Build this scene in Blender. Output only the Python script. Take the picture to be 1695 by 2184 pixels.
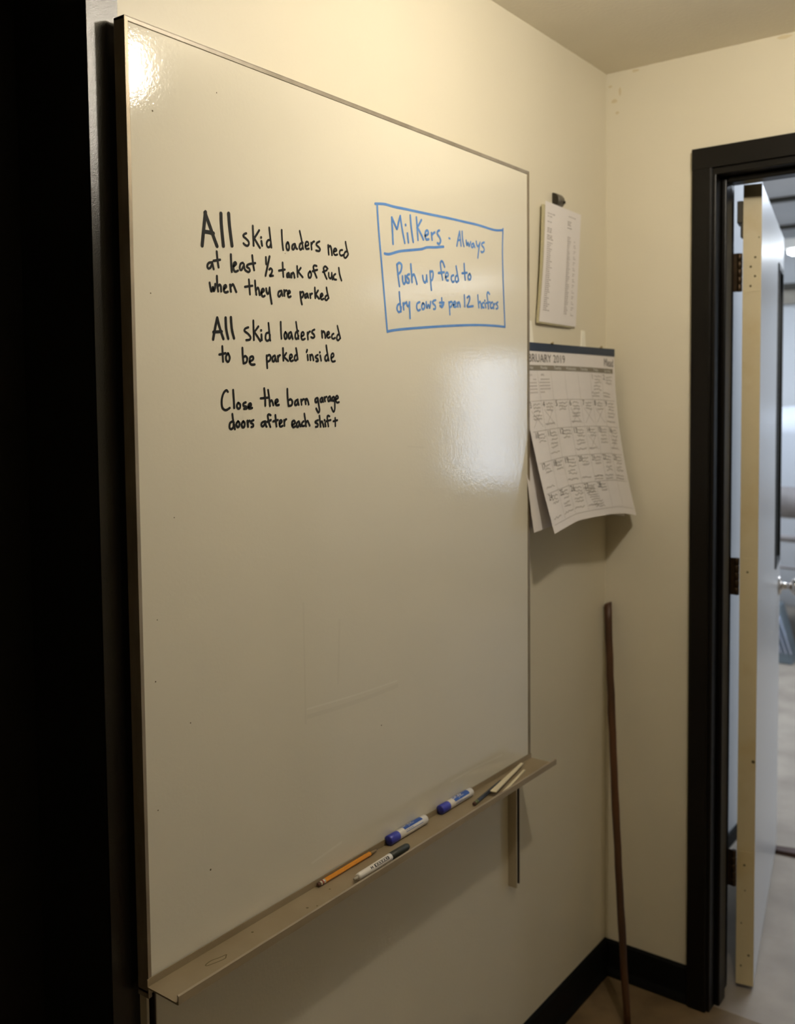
import bpy, math, random
from mathutils import Vector, Matrix
random.seed(7)
S = bpy.context.scene
for o in list(bpy.data.objects): bpy.data.objects.remove(o)
C = bpy.data.collections.new('scene'); S.collection.children.link(C)

# ------------------------------------------------------------------ camera
FPX, YAW, PIT, ROL = 2047.976, .6384, .0558, -.0098
CX, CY, CZ = 1.0184, -2.2532, 1.475
F = Vector((-math.sin(YAW)*math.cos(PIT), math.cos(YAW)*math.cos(PIT), -math.sin(PIT)))
R0 = Vector((math.cos(YAW), math.sin(YAW), 0)); U0 = R0.cross(F)
R1 = R0*math.cos(ROL)+U0*math.sin(ROL); U1 = U0*math.cos(ROL)-R0*math.sin(ROL)
cam = bpy.data.cameras.new('camera'); co = bpy.data.objects.new('camera', cam); C.objects.link(co)
co.matrix_world = Matrix(((R1.x, U1.x, -F.x, CX), (R1.y, U1.y, -F.y, CY), (R1.z, U1.z, -F.z, CZ), (0, 0, 0, 1)))
cam.sensor_fit = 'VERTICAL'; cam.sensor_height = 24; cam.lens = FPX/2184*24
cam.shift_y = -114.03/2184; cam.clip_start = .02
cam.dof.use_dof = True; cam.dof.focus_distance = 1.38; cam.dof.aperture_fstop = 3.0
S.camera = co

# ------------------------------------------------------------------ world, exposure
w = bpy.data.worlds.new('world'); S.world = w; w.use_nodes = True
w.node_tree.nodes['Background'].inputs[0].default_value = (.6, .75, 1, 1)
w.node_tree.nodes['Background'].inputs[1].default_value = .3
S.view_settings.view_transform = 'Standard'; S.view_settings.look = 'None'
S.view_settings.gamma = 1; S.view_settings.use_curve_mapping = False
S.view_settings.exposure = .06
BULB = 520.0       # radiance of the warm ceiling bulb
TUBE = 9.0         # radiance of the fluorescent tubes beyond the doorway
WIN = 5.4          # daylight on the far room's window

def area(name, loc, direction, sx, sy, power, col):
    l = bpy.data.lights.new(name, 'AREA'); l.shape = 'RECTANGLE'; l.size = sx; l.size_y = sy
    l.energy = power; l.color = col
    o = bpy.data.objects.new(name, l); C.objects.link(o); o.location = loc
    o.rotation_euler = Vector(direction).to_track_quat('-Z', 'Y').to_euler()
    return o
# unseen fill lights without fixtures, added to brighten the cool room beyond the doorway
area('passage_fill', (.55, 2.6, 2.66), (0, 0, -1), 1.3, 2.6, 66, (.78, .87, 1))
area('passage_fill', (-2.3, 3.0, 2.66), (0, 0, -1), 2.2, 2.6, 70, (.78, .87, 1))

# ------------------------------------------------------------------ materials
def mat(name, col, rough=.6, metal=0, bump=0, bscale=200, var=0, vscale=6, spec=.5, coat=0, col2=None,
        emit=None, estr=0, detail=3, stretch=None, fac=(.35, .7)):
    m = bpy.data.materials.new(name); m.use_nodes = True; nt = m.node_tree; n = nt.nodes; L = nt.links
    b = n['Principled BSDF']; b.inputs['Base Color'].default_value = (*col, 1)
    b.inputs['Roughness'].default_value = rough; b.inputs['Metallic'].default_value = metal
    b.inputs['Specular IOR Level'].default_value = spec
    b.inputs['Coat Weight'].default_value = coat
    tc = n.new('ShaderNodeTexCoord'); src = tc.outputs['Object']
    if stretch:
        mp = n.new('ShaderNodeMapping'); mp.inputs['Scale'].default_value = stretch
        L.new(src, mp.inputs['Vector']); src = mp.outputs['Vector']
    if var or col2:
        nz = n.new('ShaderNodeTexNoise'); nz.inputs['Scale'].default_value = vscale; nz.inputs['Detail'].default_value = detail
        L.new(src, nz.inputs['Vector'])
        rp = n.new('ShaderNodeMapRange'); rp.inputs['From Min'].default_value = fac[0]; rp.inputs['From Max'].default_value = fac[1]
        L.new(nz.outputs['Fac'], rp.inputs['Value'])
        mx = n.new('ShaderNodeMix'); mx.data_type = 'RGBA'
        c2 = col2 if col2 else tuple(c*(1-var) for c in col)
        mx.inputs['A'].default_value = (*col, 1); mx.inputs['B'].default_value = (*c2, 1)
        L.new(rp.outputs['Result'], mx.inputs['Factor']); L.new(mx.outputs['Result'], b.inputs['Base Color'])
    if bump:
        nb = n.new('ShaderNodeTexNoise'); nb.inputs['Scale'].default_value = bscale; nb.inputs['Detail'].default_value = 3
        L.new(src, nb.inputs['Vector'])
        bp = n.new('ShaderNodeBump'); bp.inputs['Strength'].default_value = bump; bp.inputs['Distance'].default_value = .002
        L.new(nb.outputs['Fac'], bp.inputs['Height']); L.new(bp.outputs['Normal'], b.inputs['Normal'])
    if emit:
        b.inputs['Emission Color'].default_value = (*emit, 1); b.inputs['Emission Strength'].default_value = estr
    return m
M = {}
M['wall'] = mat('cream wall paint', (.735, .68, .54), .42, bump=.14, bscale=160, col2=(.715, .66, .52), vscale=3, spec=.35)
M['ceiling'] = mat('matte ceiling paint', (.84, .78, .64), .9, bump=.3, bscale=120, var=.04)
M['black'] = mat('black trim paint', (.008, .0072, .0058), .22, bump=.16, bscale=900, spec=.6)
M['darkdoor'] = mat('dark brown door', (.010, .008, .004), .6, var=.3, vscale=4, spec=.2)
M['frame_black'] = mat('dark jamb paint', (.0045, .0036, .0027), .36, bump=.15, bscale=150, spec=.22)
M['base'] = mat('black vinyl baseboard', (.0035, .0035, .003), .6, spec=.15)
M['floor'] = mat('worn tan floor', (.21, .145, .075), .5, bump=.25, bscale=60, col2=(.12, .08, .04), vscale=9, detail=8, spec=.35)
M['floor2'] = mat('grey concrete floor', (.36, .31, .25), .5, bump=.2, bscale=40, col2=(.25, .21, .17), vscale=5, detail=8, spec=.3)
M['board'] = mat('whiteboard enamel', (.745, .70, .575), .075, bump=.075, bscale=190, col2=(.73, .685, .56), vscale=2.5, spec=.5)
M['alu'] = mat('champagne anodised aluminium', (.36, .30, .215), .42, metal=.55, col2=(.27, .22, .15), vscale=60, detail=5, stretch=(1, .25, .25))
M['alu_top'] = mat('worn champagne aluminium', (.38, .33, .26), .42, metal=.25, col2=(.28, .24, .18), vscale=70, detail=6, stretch=(1, .3, .3))
M['channel'] = mat('tan painted channel', (.50, .43, .30), .5, metal=.1)
M['channel_in'] = mat('dark channel inside', (.022, .012, .005), .7)
M['tray'] = mat('champagne aluminium tray', (.33, .262, .165), .5, metal=.1, col2=(.285, .22, .13), vscale=14, detail=6)
M['ink'] = mat('black marker ink', (.006, .006, .005), .6, spec=.25)
M['blue_ink'] = mat('blue marker ink', (.085, .23, .58), .5, col2=(.12, .29, .64), vscale=30)
M['paper'] = mat('white paper', (.80, .76, .74), .8, spec=.2)
M['paper_shade'] = mat('calendar paper', (.78, .74, .72), .8, spec=.2, var=.03)
M['sheet_shadow'] = mat('tan painted shadow strip', (.50, .45, .28), .8)
M['print'] = mat('faint printed text', (.36, .32, .30), .8)
M['print_dark'] = mat('dark printed text', (.16, .145, .13), .8)
M['pencilmark'] = mat('grey pencil notes', (.33, .30, .27), .8)
M['blueband'] = mat('navy calendar binding', (.028, .045, .08), .5, var=.2)
M['greybar'] = mat('grey calendar bar', (.24, .215, .17), .7)
M['white_text'] = mat('white print', (.75, .72, .7), .7)
M['steel'] = mat('dull steel', (.20, .19, .165), .38, metal=.8, var=.2, vscale=80)
M['darksteel'] = mat('dark steel', (.035, .03, .02), .5, metal=.5)
M['cap_blue'] = mat('blue marker cap', (.045, .055, .42), .35)
M['cap_blue_end'] = mat('dark blue cap end', (.012, .016, .22), .4)
M['label_blue'] = mat('blue marker label', (.02, .085, .38), .35)
M['plastic_white'] = mat('white plastic barrel', (.78, .745, .68), .35)
M['cap_black'] = mat('black marker cap', (.022, .027, .02), .5)
M['orange'] = mat('orange pencil paint', (.76, .29, .012), .35)
M['eraser'] = mat('dark used eraser', (.10, .045, .03), .8)
M['ferrule'] = mat('pale ferrule', (.62, .56, .42), .35, metal=.3)
M['redline'] = mat('red band', (.30, .05, .03), .5)
M['woodtip'] = mat('sharpened wood', (.28, .19, .09), .7)
M['graphite'] = mat('graphite', (.03, .03, .03), .5)
M['navy_pencil'] = mat('dark navy pencil paint', (.018, .024, .032), .35)
M['green_ferrule'] = mat('green tinted ferrule', (.14, .17, .07), .4, metal=.4)
M['cream_stick'] = mat('cream flat stick', (.74, .66, .46), .55)
M['hook'] = mat('white adhesive strip', (.90, .87, .76), .4)
M['brass'] = mat('small brass pin', (.45, .36, .20), .4, metal=.6)
M['stickwood'] = mat('reddish brown wood', (.10, .037, .009), .5, bump=.3, bscale=40, col2=(.025, .010, .004), vscale=11, detail=5, stretch=(1, 1, .25))
M['door_edge'] = mat('cream painted door edge', (.68, .585, .37), .45, bump=.2, bscale=90, col2=(.62, .50, .27), vscale=12, detail=6, fac=(.5, .75))
M['door_face'] = mat('white painted door', (.70, .70, .71), .30, bump=.25, bscale=6, spec=.5, stretch=(6, 6, .2))
M['door_cap'] = mat('bare brown door top', (.30, .25, .15), .7)
M['hinge'] = mat('dark bronze hinge', (.06, .035, .015), .4, metal=.6, var=.4, vscale=90)
M['chrome'] = mat('polished nickel', (.62, .58, .54), .14, metal=1)
M['gasket'] = mat('black window gasket', (.015, .02, .022), .4)
M['room_white'] = mat('cool white wall', (.72, .74, .76), .6, bump=.15, bscale=60, var=.03)
M['room_panel'] = mat('white ceiling panel', (.60, .60, .60), .8, var=.05)
M['seam'] = mat('dark seam', (.075, .07, .055), .7)
M['tank'] = mat('white tank enamel', (.66, .70, .76), .35)
M['tank_band'] = mat('grey tank band', (.30, .275, .27), .5, var=.2, vscale=9)
M['tanband'] = mat('tan trunking', (.42, .38, .31), .6, var=.2, vscale=14)
M['board_brown'] = mat('dark brown timber', (.065, .028, .016), .6, var=.3)
M['blue_metal'] = mat('blue grey ribbed metal', (.20, .25, .29), .3, metal=.6)
M['blue_metal_bright'] = mat('bright ribbed metal', (.55, .62, .80), .18, metal=.8)
M['porcelain'] = mat('white porcelain lampholder', (.8, .78, .72), .3)
M['bulb'] = mat('warm lit bulb', (1, .9, .7), .3, emit=(1, .91, .765), estr=BULB)
M['tube'] = mat('lit fluorescent tube', (1, 1, 1), .3, emit=(.86, .93, 1), estr=TUBE)
M['daylight'] = mat('daylight on window glass', (.8, .9, 1), .3, emit=(.72, .83, 1), estr=WIN)
M['stain_dark'] = mat('brown stain line', (.13, .095, .035), .7)
M['stain_light'] = mat('yellowed wall stain', (.64, .55, .36), .7)
M['smudge'] = mat('grey eraser smudge', (.71, .665, .545), .12)
M['smudge_light'] = mat('pale scuff on board', (.785, .745, .625), .15)
M['teal'] = mat('teal speck', (.05, .35, .28), .5)
# tiny brown scuff
M['scuff'] = mat('dark scuff', (.12, .085, .03), .8)

# ------------------------------------------------------------------ mesh helpers
class MB:
    def __init__(s): s.v = []; s.f = []; s.m = []; s.smooth = []
    def add(s, vs, fs, mi=0, sm=False):
        b = len(s.v); s.v += [tuple(v) for v in vs]
        for f in fs: s.f.append([i+b for i in f]); s.m.append(mi); s.smooth.append(sm)
        return s
    def box(s, a, b, mi=0):
        x0, y0, z0 = a; x1, y1, z1 = b
        return s.add([(x0, y0, z0), (x1, y0, z0), (x1, y1, z0), (x0, y1, z0), (x0, y0, z1), (x1, y0, z1), (x1, y1, z1), (x0, y1, z1)],
                     [(0, 3, 2, 1), (4, 5, 6, 7), (0, 1, 5, 4), (1, 2, 6, 5), (2, 3, 7, 6), (3, 0, 4, 7)], mi)
    def hexa(s, p, mi=0):
        return s.add(p, [(0, 3, 2, 1), (4, 5, 6, 7), (0, 1, 5, 4), (1, 2, 6, 5), (2, 3, 7, 6), (3, 0, 4, 7)], mi)
    def extrude(s, prof, A, B, ax1, ax2, mi=0, sm=False, closed=True):
        # profile in (ax1, ax2) swept from A to B
        A = Vector(A); B = Vector(B); ax1 = Vector(ax1); ax2 = Vector(ax2); n = len(prof)
        vs = [A+ax1*p[0]+ax2*p[1] for p in prof]+[B+ax1*p[0]+ax2*p[1] for p in prof]
        fs = [(i, (i+1) % n, n+(i+1) % n, n+i) for i in range(n if closed else n-1)]
        if closed: fs += [tuple(range(n))[::-1], tuple(range(n, 2*n))]
        return s.add(vs, fs, mi, sm)
    def lathe(s, A, axis, prof, seg=24, mi=0, caps=True):
        A = Vector(A); ax = Vector(axis).normalized()
        t = Vector((0, 0, 1)) if abs(ax.z) < .9 else Vector((1, 0, 0))
        p = ax.cross(t).normalized(); q = ax.cross(p)
        vs = []; n = len(prof)
        for d, r in prof:
            for k in range(seg):
                a = 2*math.pi*k/seg; vs.append(A+ax*d+p*(r*math.cos(a))+q*(r*math.sin(a)))
        fs = [(i*seg+k, i*seg+(k+1) % seg, (i+1)*seg+(k+1) % seg, (i+1)*seg+k) for i in range(n-1) for k in range(seg)]
        s.add(vs, fs, mi, True)
        if caps:
            b = len(s.v)-n*seg
            s.f.append([b+k for k in range(seg)][::-1]); s.m.append(mi); s.smooth.append(False)
            s.f.append([b+(n-1)*seg+k for k in range(seg)]); s.m.append(mi); s.smooth.append(False)
        return s
    def build(s, name, mats, parent=None, bevel=0, kind=None, label=None):
        if not isinstance(mats, (list, tuple)): mats = [mats]
        me = bpy.data.meshes.new(name); me.from_pydata(s.v, [], s.f)
        for m in mats: me.materials.append(m)
        me.polygons.foreach_set('material_index', s.m); me.polygons.foreach_set('use_smooth', s.smooth)
        me.update()
        o = bpy.data.objects.new(name, me); C.objects.link(o)
        if parent: o.parent = parent; o.matrix_parent_inverse = Matrix.Translation(-Vector(parent.location)) if parent.type == 'EMPTY' else Matrix()
        if bevel:
            md = o.modifiers.new('bevel', 'BEVEL'); md.width = bevel; md.segments = 2; md.limit_method = 'ANGLE'
        if kind: o['kind'] = kind
        if label: o['label'] = label
        return o
def thing(name, label, cat, loc, group=None):
    o = bpy.data.objects.new(name, None); C.objects.link(o); o.location = loc; o.empty_display_size = .05
    bpy.context.view_layer.update()
    o['label'] = label; o['category'] = cat
    if group: o['group'] = group
    return o
def tag(o, label, cat, group=None):
    o['label'] = label; o['category'] = cat
    if group: o['group'] = group
    return o
def struct(name, mb, m, parent=None, bevel=0): return mb.build(name, m, parent, bevel, kind=None if parent else 'structure')

def smooth_line(pts, n=5):
    if len(pts) < 3: return pts
    P = [pts[0]]+list(pts)+[pts[-1]]; out = []
    for i in range(1, len(P)-2):
        a, b, c, d = P[i-1], P[i], P[i+1], P[i+2]
        for k in range(n):
            t = k/n
            out.append(tuple(.5*((2*b[j])+(c[j]-a[j])*t+(2*a[j]-5*b[j]+4*c[j]-d[j])*t*t+(3*b[j]-a[j]-3*c[j]+d[j])*t**3) for j in (0, 1)))
    out.append(pts[-1]); return out
def ribbon(mb, pts, w, fn, lift=0, mi=0, caps=True):
    """2-D polyline (already in surface units) -> flat ink stroke; fn maps (a, b, lift) to a world point"""
    n = len(pts); h = w/2; L = []
    if n == 1:
        c = pts[0]; K = 10
        vs = [fn(c[0]+h*1.2*math.cos(2*math.pi*k/K), c[1]+h*1.2*math.sin(2*math.pi*k/K), lift) for k in range(K)]
        mb.add(vs, [tuple(range(K))], mi); return
    for i, p in enumerate(pts):
        a = pts[max(i-1, 0)]; b = pts[min(i+1, n-1)]
        dx, dy = b[0]-a[0], b[1]-a[1]; l = math.hypot(dx, dy) or 1e-9
        L.append((-dy/l*h, dx/l*h))
    vs = []
    for p, o in zip(pts, L):
        vs += [fn(p[0]+o[0], p[1]+o[1], lift), fn(p[0]-o[0], p[1]-o[1], lift)]
    mb.add(vs, [(2*i, 2*i+1, 2*i+3, 2*i+2) for i in range(n-1)], mi)
    if caps:
        for e, q in ((pts[0], pts[1]), (pts[-1], pts[-2])):
            a0 = math.atan2(e[1]-q[1], e[0]-q[0]); K = 6
            vs = [fn(e[0]+h*math.cos(a0-math.pi/2+math.pi*k/K), e[1]+h*math.sin(a0-math.pi/2+math.pi*k/K), lift) for k in range(K+1)]
            mb.add(vs, [tuple(range(K+1))], mi)
def text2d(s, size=1.0, align='LEFT', bold=0.0):
    cu = bpy.data.curves.new('txt', 'FONT'); cu.body = s; cu.size = size; cu.align_x = align; cu.resolution_u = 2; cu.offset = bold*size
    o = bpy.data.objects.new('txt', cu); C.objects.link(o); bpy.context.view_layer.update()
    dg = bpy.context.evaluated_depsgraph_get(); me = o.evaluated_get(dg).to_mesh()
    vs = [(v.co.x, v.co.y) for v in me.vertices]; fs = [tuple(p.vertices) for p in me.polygons]
    o.evaluated_get(dg).to_mesh_clear(); bpy.data.objects.remove(o); bpy.data.curves.remove(cu)
    return vs, fs

# ------------------------------------------------------------------ the rooms
H = 2.2835
X1, Y0 = 2.6, -3.7          # right and back walls of this small room
T = .12                      # wall thickness
DX0, DX1, DTOP = .276, 1.13, 1.985      # doorway in the far wall
LY0, LY1 = -2.36, -1.516     # doorway in the left wall
struct('floor', MB().box((-.3, Y0, -.05), (X1+.1, .02, 0)), M['floor'])
struct('floor', MB().box((-7, .02, -.05), (5.2, 5.2, 0)), M['floor2'])
struct('ceiling', MB().box((-.3, Y0, H), (X1+.1, T, H+.05)), M['ceiling'])
wl = MB().box((-T, LY1, 0), (0, 0, H)).box((-T, Y0, 0), (0, LY0, H)).box((-T, LY0, 2.06), (0, LY1, H))
struct('wall_left', wl, M['wall'])
wf = MB().box((-T, 0, 0), (DX0-.02, T, H)).box((DX1+.02, 0, 0), (X1, T, H)).box((DX0-.02, 0, DTOP+.02), (DX1+.02, T, H))
struct('wall_far', wf, M['wall'])
struct('wall_right', MB().box((X1, Y0, 0), (X1+T, T, H)), M['wall'])
struct('wall_back', MB().box((-T, Y0-T, 0), (X1+T, Y0, H)), M['wall'])
# room beyond
struct('ceiling', MB().box((-7, T, 2.70), (5.2, 5.2, 2.75)), M['room_panel'])
struct('wall_passage_far', MB().box((-7, 5.0, 0), (3.10, 5.12, 2.7)).box((3.78, 5.0, 0), (5.2, 5.12, 2.7)).box((3.10, 5.0, 0), (3.78, 5.12, .75)).box((3.10, 5.0, 1.94), (3.78, 5.12, 2.7)), M['room_white'])
struct('wall_passage_right', MB().box((5.2, T, 0), (5.3, 5.2, 2.7)), M['room_white'])
struct('wall_passage_left', MB().box((-7.1, T, 0), (-7, 5.2, 2.7)), M['room_white'])
struct('wall_passage_near', MB().box((-7, T-.1, 0), (-T, T, 2.7)).box((X1+T, 0, 0), (5.2, T, 2.7)).box((-T, .02, H+.05), (X1+T, T, 2.7)), M['room_white'])
struct('wall_passage_stub', MB().box((-.08, T, .09), (.035, 1.20, 2.7)).box((-.08, T, 0), (.035, 1.20, .09)), M['room_white'])
struct('baseboard_passage', MB().box((.035, T, 0), (.043, 1.20, .045)), M['base'])
# window of the far room, off to the right, with its daylight
wn = MB().box((3.10, 5.0, .75), (3.78, 5.06, .79)).box((3.10, 5.0, 1.90), (3.78, 5.06, 1.94)).box((3.10, 5.0, .79), (3.14, 5.06, 1.90)).box((3.74, 5.0, .79), (3.78, 5.06, 1.90)).box((3.43, 5.0, .79), (3.46, 5.06, 1.90))
win = struct('window_1', wn, M['room_white'])
for a, b in ((3.14, 3.43), (3.46, 3.74)):
    MB().box((a, 5.03, .79), (b, 5.04, 1.90)).build('pane', M['daylight'], win)
# ceiling battens of the far room
for y in (2.9, 3.85, 4.82):
    struct('trim_%d' % {2.9: 5, 3.85: 6, 4.82: 7}[y], MB().box((-6.9, y-.02, 2.675), (5.1, y+.02, 2.70)), M['seam'])
struct('trim_8', MB().box((-6.9, 4.93, 2.27), (2.5, 5.0, 2.31)), M['seam'])
struct('trim_9', MB().box((-6.9, 4.96, 2.17), (2.5, 5.0, 2.27)), M['tanband'])

# baseboards (black vinyl with a small cove toe)
prof = [(0, 0), (.014, 0), (.012, .010), (.007, .022), (.006, .086), (.002, .0925), (0, .0925)]
b1 = MB().extrude(prof, (0, LY1+.05, 0), (0, 0, 0), (1, 0, 0), (0, 0, 1))
struct('baseboard_left', b1, M['base'])
b2 = MB().extrude(prof, (0, 0, 0), (.2195, 0, 0), (0, -1, 0), (0, 0, 1))
struct('baseboard_far', b2, M['base'])

# black casing and jamb of the doorway in the left wall
t1 = bpy.data.objects.new('trim_1', None); C.objects.link(t1); t1.location = (0, -1.5, 0); t1['kind'] = 'structure'
bpy.context.view_layer.update()
MB().box((0, -1.5157, 0), (.0070, -1.4695, 2.14)).box((0, LY0-.046, 0), (.0070, LY0, 2.14)).box((0, LY0, 2.06), (.0070, -1.5157, 2.14)).build('casing', M['black'], t1)
MB().box((-.145, LY1-.0005, 0), (.0028, LY1, 2.06)).box((-.145, LY0-.018, 0), (.0028, LY0, 2.06)).box((-.145, LY0, 2.06), (.0, LY1, 2.075)).build('jamb', M['darkdoor'], t1)
d1 = struct('door_1', MB().box((-.19, LY0-.03, .01), (-.145, LY1+.04, 2.09)), M['darkdoor'])
MB().lathe((-.145, LY0+.07, 1.0), (1, 0, 0), [(0, .03), (.006, .03), (.01, .012), (.04, .012), (.05, .026), (.07, .026), (.078, .015)]).build('door_knob', M['darksteel'], d1)

# far doorway: casing, jamb, stop
t2 = bpy.data.objects.new('trim_2', None); C.objects.link(t2); t2.location = (.25, 0, 0); t2['kind'] = 'structure'
bpy.context.view_layer.update()
CZ1 = 2.061
cs = [(-.047, 0), (0, 0), (0, .017), (-.004, .0195), (-.012, .019), (-.040, .019), (-.047, .016)]
MB().extrude(cs, (.268, 0, 0), (.268, 0, 2.013), (1, 0, 0), (0, -1, 0)).build('side_casing', M['frame_black'], t2)
MB().extrude([(0, 0), (.047, 0), (.047, .019), (0, .019)], (DX1+.006, 0, 0), (DX1+.006, 0, 2.013), (1, 0, 0), (0, -1, 0)).build('side_casing', M['frame_black'], t2)
MB().box((.221, -.0190, 2.013), (DX1+.053, 0, CZ1)).build('head_casing', M['frame_black'], t2, .001)
MB().box((.262, -.012, 0), (DX0, T+.004, 2.0)).build('jamb', M['frame_black'], t2, .002)
MB().box((DX1, -.012, 0), (DX1+.014, T+.004, 2.0)).build('jamb', M['frame_black'], t2, .002)
MB().box((.262, -.012, DTOP+.012), (DX1+.014, T+.004, 2.014)).build('head_jamb', M['frame_black'], t2, .002)
MB().box((DX0, .026, 0), (DX0+.012, .070, DTOP+.012)).build('door_stop', M['frame_black'], t2, .003)
MB().box((DX1-.012, .026, 0), (DX1, .070, DTOP+.012)).build('door_stop', M['frame_black'], t2, .003)
MB().box((DX0+.012, .026, DTOP-.002), (DX1-.012, .070, DTOP+.012)).build('door_stop', M['frame_black'], t2, .003)

# the open door
PD = Vector((.3368, .1383, 0)); e = Vector((-.199, .980, 0)).normalized(); nn = Vector((.980, .199, 0)).normalized()
DW, DT, Z0, Z1 = .865, .0424, .012, 1.995
def dp(s, t, z): return PD+e*s+nn*t+Vector((0, 0, z))
def dbox(mb, s0, s1, t0, t1, z0, z1, mi=0):
    return mb.hexa([dp(s0, t1, z0), dp(s1, t1, z0), dp(s1, t0, z0), dp(s0, t0, z0), dp(s0, t1, z1), dp(s1, t1, z1), dp(s1, t0, z1), dp(s0, t0, z1)], mi)
d2 = bpy.data.objects.new('door_2', None); C.objects.link(d2); d2.location = (.3, .13, 0); d2['kind'] = 'structure'
bpy.context.view_layer.update()
WS0, WS1, WZ0, WZ1 = .62, .80, .98, 1.873
lf = MB()
for a in ((.0015, DW, Z0, WZ0), (.0015, DW, WZ1, Z1), (.0015, WS0, WZ0, WZ1), (WS1, DW, WZ0, WZ1)):
    dbox(lf, a[0], a[1], -DT, 0, a[2], a[3])
lf.build('door_leaf', M['door_face'], d2)
ed = dbox(MB(), -.0015, .0015, -DT+.0003, -.0003, Z0, Z1-.030).build('edge_band', M['door_edge'], d2, label='cream painted hinge edge with hinge leaf marks')
dbox(MB(), -.0010, .0015, -DT+.0003, -.0003, Z1-.030, Z1).build('edge_cap', M['door_cap'], d2, label='bare brown strip at the top of the edge')
fr = MB()
for a in ((WS0-.012, WS0+.004, WZ0-.012, WZ1+.012), (WS1-.004, WS1+.012, WZ0-.012, WZ1+.012), (WS0+.004, WS1-.004, WZ0-.012, WZ0+.004), (WS0+.004, WS1-.004, WZ1-.004, WZ1+.012)):
    dbox(fr, a[0], a[1], -DT-.003, .004, a[2], a[3])
gk = fr.build('window_gasket', M['gasket'], d2)
dbox(MB(), WS0+.004, WS1-.004, -DT*.6, -DT*.4, WZ0+.004, WZ1-.004).build('glass_pane', M['gasket'], gk, label='dark glass lite')
for z in (.308, 1.045, 1.787):
    hb = MB()
    hx, hy = .2885, .128
    for k in range(5):
        z0 = z-.046+k*.0184
        hb.lathe((hx, hy, z0), (0, 0, 1), [(0, .0055), (.001, .0064), (.0170, .0064), (.018, .0055)], 12)
    hb.box((.270, hy-.004, z-.046), (hx, hy-.0015, z+.046))
    h = hb.build('hinge', M['hinge'], d2)
    hl = dbox(MB(), -.0023, -.0015, -.036, -.004, z-.047, z+.047)
    hlo = hl.build('hinge_leaf', M['door_edge'], d2, label='hinge leaf painted over in cream')
    sc = MB()
    for i, dz in enumerate((-.034, -.011, .012, .034) if z > 1.5 else (.012,)):
        c = dp(-.0023, -.014 if i % 2 else -.024, z+dz); sc.lathe(c, -e, [(0, .0028), (.0006, .0022)], 10)
    sc.build('screw', M['scuff'], hlo).matrix_parent_inverse = Matrix()
# door closer shoe on the leaf's back edge
dbox(MB(), -.002, .05, -DT-.014, -DT, 1.905, 1.958).build('closer_shoe', M['darksteel'], d2, .002)
dbox(MB(), -.001, .03, -DT-.006, -DT, 1.872, 1.905).build('closer_clip', M['darksteel'], d2, .001)
# knob
kp = [(0, .031), (.004, .031), (.008, .024), (.012, .012), (.030, .0105), (.036, .015), (.040, .024), (.050, .0285), (.060, .0265), (.066, .018), (.068, .006)]
MB().lathe(dp(.80, 0, .885), nn, kp, 28).build('door_knob', M['chrome'], d2)
# dirt marks on the cream edge
mk = MB()
for s, z, r in ((-.006, 1.868, .0018), (-.006, .585, .0045), (-.022, .255, .0018), (-.03, .17, .002), (-.012, .09, .003), (-.03, .06, .0025), (-.018, .32, .0022)):
    c = dp(-.0017, s, z); mk.lathe(c, -e, [(0, r), (.0002, r*.9)], 8)
mk.build('scuff_mark', M['scuff'], d2, kind='stuff')

# ------------------------------------------------------------------ things in the far room
# fluorescent fixtures
def fixture(x0, x1, y, z, label, zc=2.70):
    t = thing('fluorescent_fixture', label, 'light', ((x0+x1)/2, y, zc), 'fluorescent fixtures of the room beyond the door')
    MB().box((x0, y-.07, z+.03), (x1, y+.07, z+.09)).build('housing', M['porcelain'], t, .004)
    for dy in (-.035, .035):
        MB().lathe((x0+.02, y+dy, z+.012), (1, 0, 0), [(0, .013), (x1-x0-.04, .013)], 12).build('tube', M['tube'], t)
    for x in (x0+.1, x1-.1):
        MB().lathe((x, y, z+.09), (0, 0, 1), [(0, .004), (zc-z-.09, .004)], 8).build('hanger_rod', M['darksteel'], t)
    return t
fixture(-.615, .62, 4.0, 2.375, 'lit fluorescent fixture high up just right of the open door')
fixture(.92, 2.12, 4.0, 2.375, 'middle lit fluorescent fixture of the row beyond the door, hidden behind the wall')
fixture(2.75, 3.95, 4.0, 2.375, 'lit fluorescent fixture of the room beyond, last of the row before the window')
# milk tank
tk = thing('storage_tank', 'large white round tank with curved grey bands beyond the open door', 'tank', (-.35, 4.15, 0))
R = .62
MB().lathe((-.35, 4.15, .0), (0, 0, 1), [(.27, R*.93), (.30, R), (1.28, R), (1.36, R*.96), (1.42, R*.8), (1.45, R*.3), (1.455, .05)], 64).build('tank_shell', M['tank'], tk)
for z0, z1, rr in ((.80, .98, .004), (.66, .70, .004), (.50, .515, .003)):
    MB().lathe((-.35, 4.15, z0), (0, 0, 1), [(0, R), (0, R+rr), (z1-z0, R+rr), (z1-z0, R)], 64, caps=False).build('band', M['tank_band'], tk)
for k in range(3):
    a = math.radians(-90+120*k); MB().lathe((-.35+.5*math.cos(a), 4.15+.5*math.sin(a), 0), (0, 0, 1), [(0, .03), (.02, .02), (.28, .02)], 12).build('foot', M['darksteel'], tk)

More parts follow.
